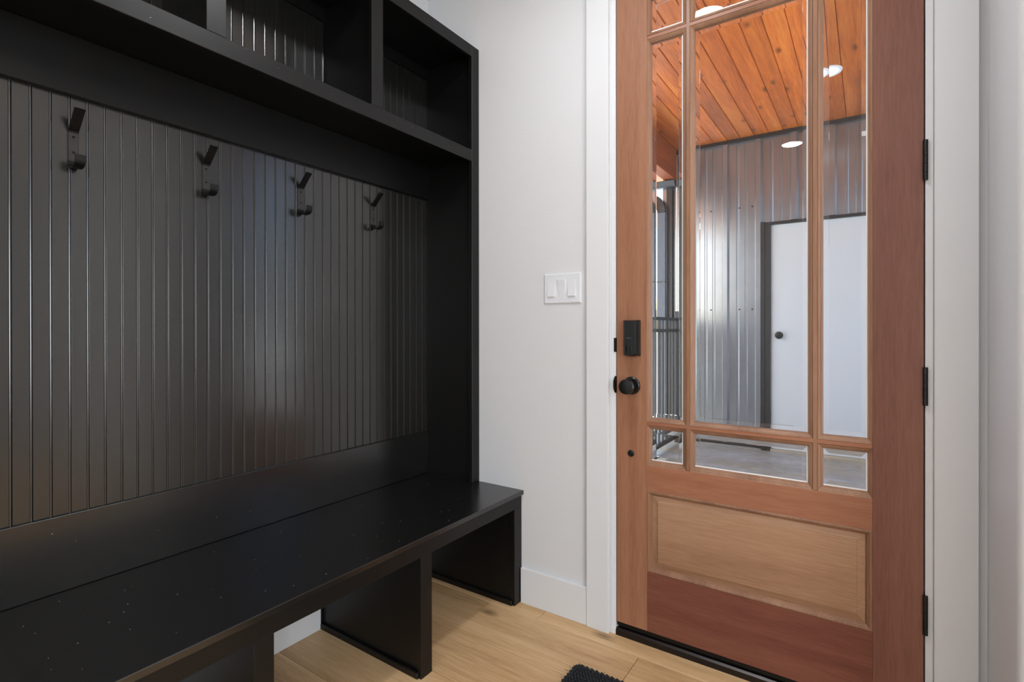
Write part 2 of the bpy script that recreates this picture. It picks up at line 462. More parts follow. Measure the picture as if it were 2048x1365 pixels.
# threshold
th = empty('trim_7', (1.2, 0.05, 0), 'dark bronze threshold under the entry door', 'trim', kind='structure')
bm = bmesh.new()
pts = [(-0.004, 0.0), (-0.004, 0.020), (0.003, 0.0255), (0.010, 0.0255), (0.013, 0.021), (0.022, 0.021), (0.024, 0.031), (0.030, 0.034), (0.040, 0.034), (0.14, 0.026), (0.15, 0.0)]
xa, xb = OPL + 0.019, OPR - 0.019
A = [bm.verts.new((xa, y, z)) for y, z in pts]; B = [bm.verts.new((xb, y, z)) for y, z in pts]
for i in range(len(pts)): bm.faces.new((A[i], A[(i + 1) % len(pts)], B[(i + 1) % len(pts)], B[i]))
bm.faces.new(A[::-1]); bm.faces.new(B)
obj('sill_extrusion', bm, 'sill', th)

# ================================================================== ENTRY DOOR
door = empty('door_1', (DOOR_L + 0.457, 0.02, DOOR_B), 'stained wooden entry door with nine bevelled glass lites and one raised panel', 'door', kind='structure')
YT = 0.045
SW = 0.1175
IL, IR = DOOR_L + SW, DOOR_R - SW
box('stile', DOOR_L, IL, 0.0, YT, DOOR_B, DOOR_T, 'door_v', door, bev=0.001)
tag(box('stile', IR, DOOR_R, 0.0, YT, DOOR_B, DOOR_T, 'door_v2', door, bev=0.001), 'redder hinge-side stile')
tag(box('rail', IL, IR, 0.0, YT, DOOR_B, 0.268, 'door_h2', door, bev=0.0006), 'dark red bottom rail')
box('rail', IL, IR, 0.0, YT, 0.5647, 0.6575, 'door_h', door, bev=0.0006)
box('rail', IL, IR, 0.0, YT, 2.3725, DOOR_T, 'door_h', door, bev=0.0006)
box('door_sweep', DOOR_L + 0.001, DOOR_R - 0.001, 0.004, 0.042, 0.0345, DOOR_B - 0.0005, 'hook', door)
# raised panel
bm = bmesh.new()
z0, z1 = 0.268, 0.5647
m = 0.0175
rect_ring(bm, [(IL, IR, z0, z1, 0.0010), (IL + 0.003, IR - 0.003, z0 + 0.003, z1 - 0.003, -0.0015), (IL + 0.007, IR - 0.007, z0 + 0.007, z1 - 0.007, -0.0010),
               (IL + 0.010, IR - 0.010, z0 + 0.010, z1 - 0.010, 0.0035), (IL + 0.0125, IR - 0.0125, z0 + 0.0125, z1 - 0.0125, 0.0045),
               (IL + m, IR - m, z0 + m, z1 - m, 0.013), (IL + m, IR - m, z0 + m, z1 - m, 0.03), (IL, IR, z0, z1, 0.03), (IL, IR, z0, z1, 0.0010)])
obj('panel_moulding', bm, 'door_m', door)
bm = bmesh.new()
R = rect_ring(bm, [(IL + m, IR - m, z0 + m, z1 - m, 0.030), (IL + m, IR - m, z0 + m, z1 - m, 0.0125), (IL + 0.021, IR - 0.021, z0 + 0.021, z1 - 0.021, 0.0122),
                   (IL + 0.038, IR - 0.038, z0 + 0.0385, z1 - 0.0365, 0.0075), (IL + 0.0385, IR - 0.0385, z0 + 0.039, z1 - 0.037, 0.0045), (IL + 0.041, IR - 0.041, z0 + 0.0415, z1 - 0.0395, 0.0040)])
bm.faces.new(R[-1]); bm.faces.new(R[0][::-1])
obj('raised_panel', bm, 'door_p', door)
# glazing grid
GX = [(0.8745, 0.9870), (1.0295, 1.3725), (1.4140, 1.5260)]
GZ = [(0.6745, 0.7885), (0.8315, 2.1965), (2.2410, 2.3555)]
VX = [IL, (0.9870 + 1.0295) / 2, (1.3725 + 1.4140) / 2, IR]
HZ = [0.6575, (0.7885 + 0.8315) / 2, (2.1965 + 2.2410) / 2, 2.3725]
HB = 0.0068
for i in (1, 2):
    bm = bmesh.new(); bxs(bm, VX[i] - HB, VX[i] + HB, 0.002, 0.043, HZ[0], HZ[3], 0.0012)
    obj('muntin', bm, 'door_m', door)
for k in (1, 2):
    bm = bmesh.new(); bxs(bm, VX[0], VX[3], 0.0023, 0.0427, HZ[k] - HB, HZ[k] + HB, 0.0012)
    obj('muntin', bm, 'door_h', door)
for i in range(3):
    for k in range(3):
        ox0 = VX[i] + (HB if i else 0); ox1 = VX[i + 1] - (HB if i < 2 else 0)
        oz0 = HZ[k] + (HB if k else 0); oz1 = HZ[k + 1] - (HB if k < 2 else 0)
        gx0, gx1 = GX[i]; gz0, gz1 = GZ[k]
        bm = bmesh.new()
        def mid(t): return (ox0 + (gx0 - ox0) * t, ox1 + (gx1 - ox1) * t, oz0 + (gz0 - oz0) * t, oz1 + (gz1 - oz1) * t)
        rect_ring(bm, [mid(0) + (0.0012,), mid(0.12) + (0.0030,), mid(0.42) + (0.0048,), mid(0.70) + (0.0080,), mid(0.78) + (0.0085,), mid(1) + (0.0150,),
                       mid(1) + (0.0235,), mid(0.6) + (0.0350,), mid(0) + (0.0400,), mid(0) + (0.0012,)])
        obj('glazing_moulding', bm, 'door_m', door)
        # bevelled pane: clear flat centre and a wedge-shaped bevel all round
        e = 0.0015; bw = 0.0165
        px0, px1, pz0, pz1 = gx0 - e, gx1 + e, gz0 - e, gz1 + e
        bm = bmesh.new()
        for yq, rv in ((0.0165, False), (0.0220, True)):
            q4 = [bm.verts.new(v) for v in ((px0 + bw, yq, pz0 + bw), (px1 - bw, yq, pz0 + bw), (px1 - bw, yq, pz1 - bw), (px0 + bw, yq, pz1 - bw))]
            bm.faces.new(q4[::-1] if rv else q4)
        pane = obj('pane', bm, 'pane', door, recalc=False)
        bm = bmesh.new()
        rect_ring(bm, [(px0, px1, pz0, pz1, 0.0165), (px0 + bw, px1 - bw, pz0 + bw, pz1 - bw, 0.0165)])
        rect_ring(bm, [(px0 + bw, px1 - bw, pz0 + bw, pz1 - bw, 0.0220), (px0, px1, pz0, pz1, 0.0211)])
        obj('glass_bevel', bm, 'bevel', pane, recalc=False)
        # glass-edge glint painted as white strips: hinge side, and bottom of small lites
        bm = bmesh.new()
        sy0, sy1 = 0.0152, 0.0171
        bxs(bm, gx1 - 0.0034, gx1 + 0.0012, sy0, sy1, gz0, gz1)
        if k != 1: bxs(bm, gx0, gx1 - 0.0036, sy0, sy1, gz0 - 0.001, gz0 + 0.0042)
        obj('edge_glint', bm, 'glint', pane)
# smart deadbolt housing
lk = box('deadbolt_housing', 0.7775, 0.8385, -0.006, 0.0, 1.056, 1.188, 'lock', door, bev=0.002)
bm = bmesh.new()
def lock_outline(inset, zt, zb):
    x0, x1 = 0.7775 + inset, 0.8385 - inset
    pts = [(x0, zt), (x1, zt)]
    for t in range(9):
        u = t / 8; pts.append((x1 + (x0 - x1) * u, zb - 0.006 * math.sin(pi * u)))
    return pts
Ls = []
for y, ins, zt, zb in ((-0.004, 0.0, 1.188, 1.060), (-0.020, 0.0005, 1.188, 1.060), (-0.032, 0.0085, 1.184, 1.0635), (-0.0335, 0.010, 1.182, 1.065)):
    Ls.append([bm.verts.new((x, y, z)) for x, z in lock_outline(ins, zt, zb)])
k = len(Ls[0])
for i in range(len(Ls) - 1):
    for j in range(k): bm.faces.new((Ls[i][j], Ls[i][(j + 1) % k], Ls[i + 1][(j + 1) % k], Ls[i + 1][j]))
bm.faces.new(Ls[-1]); bm.faces.new(Ls[0][::-1])
obj('cover', bm, 'lock', lk)
bm = bmesh.new()
lathe(bm, (0.806, -0.0335, 1.083), (0, -1, 0), [(0, 0.0155), (0.0012, 0.0150), (0.0014, 0.0135)], 28)
obj('turn_base', bm, 'lock', lk, smooth=True)
bm = bmesh.new(); bxs(bm, 0.8030, 0.8090, -0.0445, -0.0345, 1.0700, 1.0960, 0.0012)
obj('thumb_turn', bm, 'lock', lk)
bm = bmesh.new(); bxs(bm, 0.7950, 0.8135, -0.0339, -0.0334, 1.1212, 1.1226)
obj('printed_mark', bm, 'mark', lk)
# door knob
kb = empty('knob', (0.803, 0.0, 0.945)); kb.parent = door; kb.location = Vector((0.803, 0.0, 0.945)) - WLOC[door.name]
bm = bmesh.new()
lathe(bm, (0.803, 0.0, 0.945), (0, -1, 0), [(0, 0.0335), (0.006, 0.0330), (0.0095, 0.029), (0.010, 0.020)], 36)
obj('rose', bm, 'lock', kb, smooth=True)
bm = bmesh.new()
lathe(bm, (0.803, -0.008, 0.945), (0, -1, 0), [(0, 0.013), (0.022, 0.012), (0.026, 0.018), (0.030, 0.0255), (0.036, 0.0275), (0.050, 0.0275), (0.053, 0.0262), (0.054, 0.022)], 36)
obj('handle', bm, 'lock', kb, smooth=True)
# small black plug below the knob
bm = bmesh.new()
lathe(bm, (0.8005, 0.001, 0.693), (0, -1, 0), [(0, 0.0125), (0.004, 0.0125), (0.006, 0.0105), (0.0065, 0.004)], 24)
obj('hole_plug', bm, 'lock', door, smooth=True)
# hinges
for za, zb_ in ((1.568, 1.680), (0.9415, 1.0485), (0.303, 0.413), (2.19, 2.30)):
    h = empty('hinge', (1.6605, -0.007, za)); h.parent = door; h.location = Vector((1.6605, -0.007, za)) - WLOC[door.name]
    n5 = 5; st = (zb_ - za) / n5
    for q in range(n5):
        bm = bmesh.new()
        cyl(bm, (1.6590, -0.0065, za + q * st + 0.0004), (1.6590, -0.0065, za + (q + 1) * st - 0.0004), 0.0062, seg=14)
        obj('knuckle', bm, 'lock', h, smooth=True)
    bm = bmesh.new(); bxs(bm, 1.6565, 1.6586, -0.003, 0.030, za, zb_)
    obj('leaf', bm, 'hook', h)

# ================================================================== BLACK BUILT-IN LOCKER
XB, XF = -0.212, 0.0871
ZS, ZT = 0.473, 2.408
YE = -1.720
lock_lbl = 'tall black mudroom locker with beadboard back and open cubbies along left wall'
locker = empty('mudroom_locker', (-0.06, -0.86, ZS), lock_lbl, 'locker')
G = -0.0015      # gap to the door wall
B_ = 0.0012
# face frame
box('stile', XF - 0.019, XF, -0.0518, G, ZS + 0.0005, ZT, 'black', locker, B_)
box('stile', XF - 0.019, XF, YE, YE + 0.0518, ZS + 0.0005, ZT, 'black', locker, B_)
box('top_rail', XF - 0.019, XF, YE + 0.0518, -0.0518, ZT - 0.0503, ZT, 'black', locker, B_)
box('shelf_rail', XF - 0.019, XF, YE + 0.0518, -0.0518, 1.8962, 1.9468, 'black', locker, B_)
DIV = [(-0.6115, -0.5600), (-1.1665, -1.1150)]
for a, b in DIV:
    box('divider_stile', XF - 0.0188, XF - 0.0003, a, b, 1.9468, ZT - 0.0503, 'black', locker, B_)
    box('divider', XB + 0.002, XF - 0.019, (a + b) / 2 - 0.010, (a + b) / 2 + 0.010, 1.9470, ZT - 0.020, 'black', locker)
box('side_panel', XB, XF - 0.019, -0.0230, G, ZS + 0.0005, ZT - 0.019, 'black', locker)
box('side_panel', XB, XF - 0.019, YE, YE + 0.0230, ZS + 0.0005, ZT - 0.019, 'black', locker)
box('top_board', WX, XF - 0.019, YE, G, ZT - 0.019, ZT, 'black', locker)
box('shelf', XB, XF - 0.019, YE + 0.0232, -0.0232, 1.9278, 1.9466, 'black', locker)
box('valance', XB, -0.1939, YE + 0.0232, -0.0232, 1.7704, 1.9276, 'black', locker, 0.0015)
box('back_riser', XB, -0.2018, YE + 0.0232, -0.0232, ZS + 0.0005, 0.6705, 'bench', locker, 0.0015)
box('cubby_trim', XB, -0.2000, YE + 0.0232, -0.0232, 2.3430, ZT - 0.0174, 'black', locker, 0.0015)
# beadboard: one plank with a bead along one edge
BP = 0.0386
def bead_plank(y0, z0, z1):
    """plank between y0 and y0+BP with a rounded bead and two grooves at its near edge"""
    x = XB; g = 0.0018
    p = [(x - g, y0), (x - g, y0 + 0.0004), (x - 0.0004, y0 + 0.0012), (x, y0 + 0.0028), (x - 0.0004, y0 + 0.0044), (x - g, y0 + 0.0052),
         (x - 0.0003, y0 + 0.0060), (x, y0 + 0.0066), (x, y0 + BP - 0.0006), (x - g, y0 + BP - 0.0001), (x - 0.0122, y0 + BP - 0.0001), (x - 0.0122, y0)]
    bm = bmesh.new(); extrude_profile(bm, p, z0, z1)
    return bm
first = {}
nb = 0
y = -0.0230 - BP
while y > YE + 0.0:
    for key, za, zb_ in (('low', 0.660, 1.780), ('high', 1.9468, 2.350)):
        if key not in first:
            o = obj('beadboard_plank', bead_plank(y, za, zb_), 'bead', locker); first[key] = (o, y)
        else:
            s, ys = first[key]
            o = s.copy(); C.objects.link(o); o.parent = locker
            o.location = s.location + Vector((0, y - ys, 0)); WLOC[o.name] = WLOC[s.name] + Vector((0, y - ys, 0))
    y -= BP; nb += 1

# ------------------------------------------------------------------ bench
bench = empty('mudroom_bench', (0.05, -0.86, 0), 'long black bench with open shoe bays below the black locker', 'bench')
XS, XL = 0.3253, 0.3141
box('seat_board', XB - 0.010, XS, YE, G, ZS - 0.0181, ZS, 'bench', bench, 0.0016)
box('apron', XL - 0.019, XL, YE, G, 0.4030, ZS - 0.0183, 'black', bench, B_)
for a, b in ((-0.0550, G), (-0.6043, -0.5519), (-1.1682, -1.1172), (YE, YE + 0.0520)):
    lg = box('leg', XL - 0.019, XL, a, b, 0.0005, 0.4028, 'black', bench, B_)
    box('support_panel', WX + 0.001, XL - 0.0174, a + 0.0035, a + 0.0225, 0.0005, ZS - 0.0183, 'black', lg)
    box('base_shoe', WX + 0.001, XL - 0.010, a - 0.0085, a + 0.0033, 0.0005, 0.0225, 'black', lg, 0.002)

# pale paint chips and lint on the seat, its front edge and the riser
MT['chip'] = plain('pale_paint_chip', (190, 188, 182), 0.7)
def chips(name, spots, parent, nrm):
    bm = bmesh.new(); nv = Vector(nrm); t = nv.orthogonal().normalized(); b2 = nv.cross(t)
    for p, r in spots:
        p = Vector(p); k = random.randint(4, 6); a0 = random.random() * 6
        ring = [bm.verts.new(p + nv * 0.0004 + (t * math.cos(a0 + 2 * pi * i / k) + b2 * math.sin(a0 + 2 * pi * i / k)) * r * random.uniform(0.6, 1.2)) for i in range(k)]
        top = bm.verts.new(p + nv * 0.0010)
        for i in range(k): bm.faces.new((ring[i], ring[(i + 1) % k], top))
    return tag(obj(name, bm, 'chip', parent), kind='stuff')
rs = random.Random(21)
chips('paint_chips', [((rs.uniform(-0.16, 0.30), rs.uniform(-1.55, -0.06), ZS), rs.uniform(0.0005, 0.0016)) for _ in range(60)], bench, (0, 0, 1))
chips('paint_chips', [((-0.2018, rs.uniform(-1.5, -0.1), rs.uniform(0.50, 0.66)), rs.uniform(0.0004, 0.0010)) for _ in range(14)], locker, (1, 0, 0))
chips('paint_chips', [((XF, rs.uniform(-1.4, -0.1), rs.uniform(1.90, 1.944)), rs.uniform(0.0005, 0.0012)) for _ in range(14)], locker, (1, 0, 0))

# ------------------------------------------------------------------ coat hooks
def coat_hook(yc, label):
    zc = 1.640
    h = empty('coat_hook', (XB, yc, 1.598), label, 'hook', 'black coat hooks on the beadboard')
    w = 0.0225
    # back plate
    bm = bmesh.new(); bxs(bm, XB, XB + 0.0035, yc - w / 2, yc + w / 2, 1.592, 1.681, 0.0008)
    obj('back_plate', bm, 'hookface', h)
    # upper prong
    bm = bmesh.new()
    pts = [(XB + 0.0018, yc, 1.676), (XB + 0.0035, yc, 1.681), (XB + 0.010, yc, 1.6865), (XB + 0.022, yc, 1.6975), (XB + 0.044, yc, 1.7185), (XB + 0.0535, yc, 1.7275)]
    strip(bm, pts, (0, w, 0), 0.0042)
    obj('upper_prong', bm, 'hook', h)
    # lower J hook
    bm = bmesh.new()
    pts = [(XB + 0.0018, yc, 1.600)]
    for t in range(0, 11):
        a = pi + (pi * 0.98) * t / 10
        pts.append((XB + 0.0285 + 0.0262 * math.cos(a), yc, 1.5945 + 0.0150 * math.sin(a)))
    pts.append((XB + 0.0550, yc, 1.6080))
    strip(bm, pts, (0, w, 0), 0.0042)
    obj('lower_hook', bm, 'hook', h)
    for z in (1.6645, 1.6235):
        bm = bmesh.new(); lathe(bm, (XB + 0.0034, yc, z), (1, 0, 0), [(0, 0.0034), (0.0007, 0.0032), (0.0011, 0.0018)], 14)
        obj('screw', bm, 'screw', h, smooth=True)
    return h
for yc, lb in ((-1.3637, 'black metal coat hook at the far left, first in the row'),
               (-1.0288, 'black metal coat hook second from the left in the row'),
               (-0.6944, 'black metal coat hook third from left, above scuffed paint'),
               (-0.3520, 'black metal coat hook nearest the door, last in the row')):
    coat_hook(yc, lb)

# ================================================================== SMALL ROOM THINGS
# three-gang switch
sw = empty('light_switch', (0.512, 0, 1.258), 'white three-rocker light switch plate beside the door casing', 'switch')
bm = bmesh.new()
R = rect_ring(bm, [(0.4285, 0.5955, 1.2590, 1.3800, 0.0), (0.4285, 0.5955, 1.2590, 1.3800, -0.0030), (0.4310, 0.5930, 1.2615, 1.3775, -0.0062), (0.4330, 0.5910, 1.2635, 1.3755, -0.0066)])
bm.faces.new(R[-1]); bm.faces.new(R[0][::-1])
obj('plate', bm, 'switch', sw)
for xc, up in ((0.4640, 1), (0.5105, -1), (0.5565, 1)):
    bm = bmesh.new()
    ya, yb2 = (-0.0068, -0.0125) if up > 0 else (-0.0125, -0.0068)   # top edge, bottom edge
    zt, zb_, zm = 1.3540, 1.2870, 1.3205
    hw = 0.0165
    P = [(zt, ya), (zm, -0.0085), (zb_, yb2), (zb_, -0.0055), (zt, -0.0055)]
    A = [bm.verts.new((xc - hw, y_, z_)) for z_, y_ in P]; B = [bm.verts.new((xc + hw, y_, z_)) for z_, y_ in P]
    for i in range(5): bm.faces.new((A[i], A[(i + 1) % 5], B[(i + 1) % 5], B[i]))
    bm.faces.new(A[::-1]); bm.faces.new(B)
    obj('rocker', bm, 'switch', sw)
    for z in (1.3710, 1.2685):
        bm = bmesh.new(); lathe(bm, (xc, -0.0064, z), (0, -1, 0), [(0, 0.0030), (0.0008, 0.0028), (0.0011, 0.0014)], 12)
        obj('screw', bm, 'switch', sw, smooth=True)

# woven black mat, rounded corners
mt = empty('door_mat', (1.13, -0.53, 0), 'black woven mat on the oak floor before the door', 'mat')
MX0, MX1, MY0, MY1 = 0.703, 1.560, -0.800, -0.2500
def rr(x0, x1, y0, y1, r, z, n=6):
    P = []
    for cx, cy, a0 in ((x1 - r, y1 - r, 0), (x0 + r, y1 - r, pi / 2), (x0 + r, y0 + r, pi), (x1 - r, y0 + r, 3 * pi / 2)):
        for i in range(n + 1):
            a = a0 + pi / 2 * i / n; P.append((cx + r * math.cos(a), cy + r * math.sin(a), z))
    return P
bm = bmesh.new()
lo = [bm.verts.new(p) for p in rr(MX0 + 0.004, MX1 - 0.004, MY0 + 0.004, MY1 - 0.004, 0.02, 0.0005)]
hi = [bm.verts.new(p) for p in rr(MX0 + 0.004, MX1 - 0.004, MY0 + 0.004, MY1 - 0.004, 0.02, 0.007)]
for i in range(len(lo)): bm.faces.new((lo[i], lo[(i + 1) % len(lo)], hi[(i + 1) % len(lo)], hi[i]))
bm.faces.new(hi); bm.faces.new(lo[::-1])
obj('backing', bm, 'rug', mt)
bm = bmesh.new()
path = rr(MX0 + 0.007, MX1 - 0.007, MY0 + 0.007, MY1 - 0.007, 0.02, 0.0075, 8)
# plaited border: short leaning strands laid along the edge
dense = []
for i in range(len(path)):
    a = Vector(path[i]); b = Vector(path[(i + 1) % len(path)]); L = (b - a).length; k = max(1, int(L / 0.009))
    for j in range(k): dense.append((a.lerp(b, j / k), (b - a).normalized()))
for i, (p, d) in enumerate(dense):
    nrm = Vector((d.y, -d.x, 0)); s = 1 if i % 2 else -1
    d2 = (d + nrm * 0.55 * s).normalized()
    cyl(bm, p - d2 * 0.0085 + nrm * 0.0016 * s, p + d2 * 0.0085 + nrm * 0.0016 * s + Vector((0, 0, 0.001)), 0.0052, 0.0044, 6)
tag(obj('border_braid', bm, 'rug', mt), kind='stuff')
bm = bmesh.new()
yy = MY1 - 0.018; r_i = 0
while yy > MY0 + 0.016:
    xx = MX0 + 0.018 + (0.006 if r_i % 2 else 0)
    while xx < MX1 - 0.016:
        jx_, jy_, jz = random.uniform(-.001, .001), random.uniform(-.0012, .0012), random.uniform(0, .0016)
        p = Vector((xx + jx_, yy + jy_, 0.0082 + jz)); s = 1 if r_i % 2 else -1
        bmv = [bm.verts.new(p + Vector(v)) for v in ((-0.0062, -0.002 * s, -0.001), (0, -0.0045, 0), (0.0062, 0.002 * s, -0.001), (0, 0.0045, 0), (0, 0, 0.0042))]
        for q in range(4): bm.faces.new((bmv[q], bmv[(q + 1) % 4], bmv[4]))
        xx += 0.0122
    yy -= 0.0088; r_i += 1
tag(obj('woven_strands', bm, 'rug', mt, recalc=False), kind='stuff')
bm = bmesh.new()
for p, d in ((Vector((0.700, -0.300, 0.006)), Vector((-0.010, -0.012, 0.010))), (Vector((0.704, -0.292, 0.006)), Vector((-0.012, 0.010, 0.006))), (Vector((0.716, -0.252, 0.008)), Vector((-0.004, 0.007, 0.005))),
             (Vector((0.702, -0.34, 0.006)), Vector((-0.010, -0.006, 0.008))), (Vector((0.80, -0.25, 0.008)), Vector((0.006, 0.007, 0.004)))):
    cyl(bm, p, p + d, 0.0007, 0.0004, 5)
tag(obj('loose_fibres', bm, 'rug', mt), kind='stuff')

# recessed ceiling lights
def can_light(x, y, z, label, group, power, name='recessed_light'):
    e = empty(name, (x, y, z), label, 'light', group)
    bm = bmesh.new()
    prof = [(0.0, 0.098), (0.004, 0.096), (0.006, 0.080), (0.002, 0.076), (0.0, 0.076)]
    seg = 40; rings = []
    for d, r in prof: rings.append([bm.verts.new((x + r * math.cos(2 * pi * k / seg), y + r * math.sin(2 * pi * k / seg), z - d - 0.0005)) for k in range(seg)])
    for i in range(len(rings) - 1):
        for k in range(seg): bm.faces.new((rings[i][k], rings[i][(k + 1) % seg], rings[i + 1][(k + 1) % seg], rings[i + 1][k]))
    obj('trim_ring', bm, 'trim', e, smooth=True)
    bm = bmesh.new()
    bmesh.ops.create_circle(bm, cap_ends=True, segments=40, radius=0.0765)
    bmesh.ops.reverse_faces(bm, faces=bm.faces[:])
    bmesh.ops.translate(bm, verts=bm.verts[:], vec=(x, y, z - 0.0018))
    o = obj('lens', bm, 'lens_porch', e, recalc=False)
    if power:      # the lens is the lamp: power in watts spread over its disc
        key = 'lens_%d' % round(power * 10)
        if key not in MT: MT[key] = emit('lit_lamp_lens', (250, 251, 255), power / (pi * pi * 0.0765 ** 2))
        o.data.materials[0] = MT[key]
    return e
can_light(0.867, -0.844, ROOM_Z, 'recessed ceiling light just inside the entry door', 'ceiling lights of the room', CAN_POWER * 1.5)
can_light(0.994, -3.153, ROOM_Z, 'recessed ceiling light mirrored in the large door pane', 'ceiling lights of the room', CAN_POWER)
can_light(3.20, -1.60, ROOM_Z, 'recessed ceiling light in the hall nearer the front wall', 'ceiling lights of the room', CAN_POWER)
can_light(3.20, -3.60, ROOM_Z, 'recessed ceiling light at the back of the hall', 'ceiling lights of the room', CAN_POWER)

# ================================================================== PORCH
ZP, ZPC, DY = 0.040, 2.950, 3.430
bm = bmesh.new(); bxs(bm, -0.60, 3.2, 0.152, 4.2, -0.10, ZP)
struct(obj('floor_porch', bm, 'concrete'), 'stained grey concrete porch slab outside the door', 'floor')
bm = bmesh.new(); bxs(bm, -220, 220, -160, 320, -0.30, -0.12)
struct(obj('ground', bm, 'ground'), 'pale dry ground beyond the porch fence', 'ground')
# outside face of the house wall
bm = bmesh.new()
bxs(bm, WX - 0.12, OPL - 0.03, 0.1405, 0.152, -0.12, ZPC); bxs(bm, OPR + 0.03, 6.0, 0.1405, 0.152, -0.12, ZPC); bxs(bm, OPL - 0.03, OPR + 0.03, 0.1405, 0.152, OPT, ZPC)
struct(obj('wall_exterior', bm, 'ext'), 'grey metal cladding on the outside of the house wall', 'wall')
# wooden porch ceiling, boards run away from the door
pc = empty('ceiling_porch', (2.0, 1.8, ZPC), 'orange stained tongue-and-groove pine porch ceiling', 'ceiling', kind='structure')
box('deck', -0.16, 2.70, 0.152, 4.2, ZPC + 0.016, ZPC + 0.14, 'beam', pc)
x = -0.051
BW_ = 0.1192
i = 0
while x < 2.56:
    cut = [0.153, 4.19]
    if i % 3 == 1: cut = [0.153, random.uniform(1.2, 2.6), 4.19]
    for q in range(len(cut) - 1):
        bm = bmesh.new()
        y0, y1 = cut[q] + 0.0006, cut[q + 1] - 0.0006
        P = [(x + 0.0005, ZPC + 0.016), (x + 0.0005, ZPC + 0.006), (x + 0.0050, ZPC), (x + BW_ - 0.0050, ZPC), (x + BW_ - 0.0005, ZPC + 0.006), (x + BW_ - 0.0005, ZPC + 0.016)]
        A = [bm.verts.new((a, y0, b)) for a, b in P]; B = [bm.verts.new((a, y1, b)) for a, b in P]
        for k in range(6): bm.faces.new((A[k], A[(k + 1) % 6], B[(k + 1) % 6], B[k]))
        bm.faces.new(A[::-1]); bm.faces.new(B)
        obj('ceiling_board', bm, 'cedar', pc)
    x += BW_; i += 1
# edge beam and sunlit eave beyond it
bm = bmesh.new(); bxs(bm, -0.160, -0.0515, 0.153, 3.395, 2.650, ZPC + 0.015, 0.003)
tag(obj('porch_beam', bm, 'beam'), 'dark stained wooden beam along the open porch side', 'beam')
ev = empty('porch_eave', (-0.55, 1.9, 2.70), 'bright orange stained eave soffit outside the porch beam', 'eave')
for q in range(6):
    x0 = -0.162 - (q + 1) * 0.14
    bm = bmesh.new(); bxs(bm, x0 + 0.001, x0 + 0.139, 0.153, 3.62, 2.705, 2.722, 0.002)
    obj('soffit_board', bm, 'eave', ev)
box('roof_sheet', -1.02, -0.161, 0.153, 3.62, 2.725, 2.76, 'gutter', ev)
can_light(1.289, 2.39, ZPC, 'recessed light in the orange porch ceiling', None, 0, 'porch_light')

# far metal wall, made of ribbed sheets
pw = empty('wall_porch', (1.6, DY, ZP), 'ribbed grey metal wall across the porch', 'wall', kind='structure')
RIB = 0.2905
def rib_profile(xa, xb):
    """front edge of an R-panel between xa and xb, y smaller = nearer the house"""
    P = []
    k0 = math.floor((xa - 0.405) / RIB) - 1
    k1 = math.ceil((xb - 0.405) / RIB) + 1
    for k in range(k0, k1 + 1):
        c = 0.405 + k * RIB
        P += [(c - 0.034, 0), (c - 0.020, -0.032), (c + 0.020, -0.032), (c + 0.034, 0)]
        for o_ in (0.108, 0.182):
            P += [(c + o_ - 0.014, 0), (c + o_ - 0.007, -0.006), (c + o_ + 0.007, -0.006), (c + o_ + 0.014, 0)]
    out = [p for p in P if xa < p[0] < xb]
    def yat(xq):
        for a, b in zip(P, P[1:]):
            if a[0] <= xq <= b[0]: return a[1] + (b[1] - a[1]) * (xq - a[0]) / max(1e-9, b[0] - a[0])
        return 0
    return [(xa, yat(xa))] + out + [(xb, yat(xb))]
def sheet(xa, xb, za, zb_):
    P = rib_profile(xa, xb); bm = bmesh.new()
    f0 = [bm.verts.new((x_, DY + y_, za)) for x_, y_ in P]; f1 = [bm.verts.new((x_, DY + y_, zb_)) for x_, y_ in P]
    b0 = [bm.verts.new((x_, DY + y_ + 0.004, za)) for x_, y_ in P]; b1 = [bm.verts.new((x_, DY + y_ + 0.004, zb_)) for x_, y_ in P]
    n = len(P)
    for i in range(n - 1):
        bm.faces.new((f0[i], f0[i + 1], f1[i + 1], f1[i])); bm.faces.new((b0[i + 1], b0[i], b1[i], b1[i + 1]))
        bm.faces.new((f0[i + 1], f0[i], b0[i], b0[i + 1])); bm.faces.new((f1[i], f1[i + 1], b1[i + 1], b1[i]))
    bm.faces.new((f0[0], f1[0], b1[0], b0[0])); bm.faces.new((f0[-1], b0[-1], b1[-1], f1[-1]))
    return obj('siding_sheet', bm, 'siding', pw)
D2L, D2R, D2T = 0.798, 1.712, 2.1055      # white door leaf
FL, FR, FT = 0.752, 1.758, 2.1318
sheet(-0.192, FL - 0.030, ZP + 0.035, 2.93)
sheet(FL - 0.030, FR + 0.030, FT + 0.004, 2.93)
sheet(FR + 0.030, 2.50, ZP + 0.035, 2.93)
box('framing', -0.19, FL, DY + 0.006, DY + 0.15, -0.10, 2.95, 'bronze', pw)
box('framing', FR, 2.50, DY + 0.006, DY + 0.15, -0.10, 2.95, 'bronze', pw)
box('framing', FL, FR, DY + 0.012, DY + 0.15, FT, 2.95, 'bronze', pw)
box('top_trim', -0.05, 2.50, DY - 0.036, DY + 0.004, 2.916, 2.9495, 'bronze', pw)
box('base_gap', -0.19, FL - 0.03, DY - 0.008, DY + 0.004, ZP + 0.012, ZP + 0.034, 'bronze', pw)
box('base_flashing', -0.19, FL - 0.01, DY - 0.034, DY + 0.004, ZP + 0.0005, ZP + 0.012, 'flash', pw)
# screws on the sheets
for c in (-0.01, 0.27, 0.53, 0.64):
    for z in (2.30, 1.34):
        bm = bmesh.new(); lathe(bm, (c, DY - 0.0005, z), (0, -1, 0), [(0, 0.007), (0.002, 0.007), (0.003, 0.004), (0.007, 0.0035)], 8)
        obj('screw', bm, 'screw', pw)
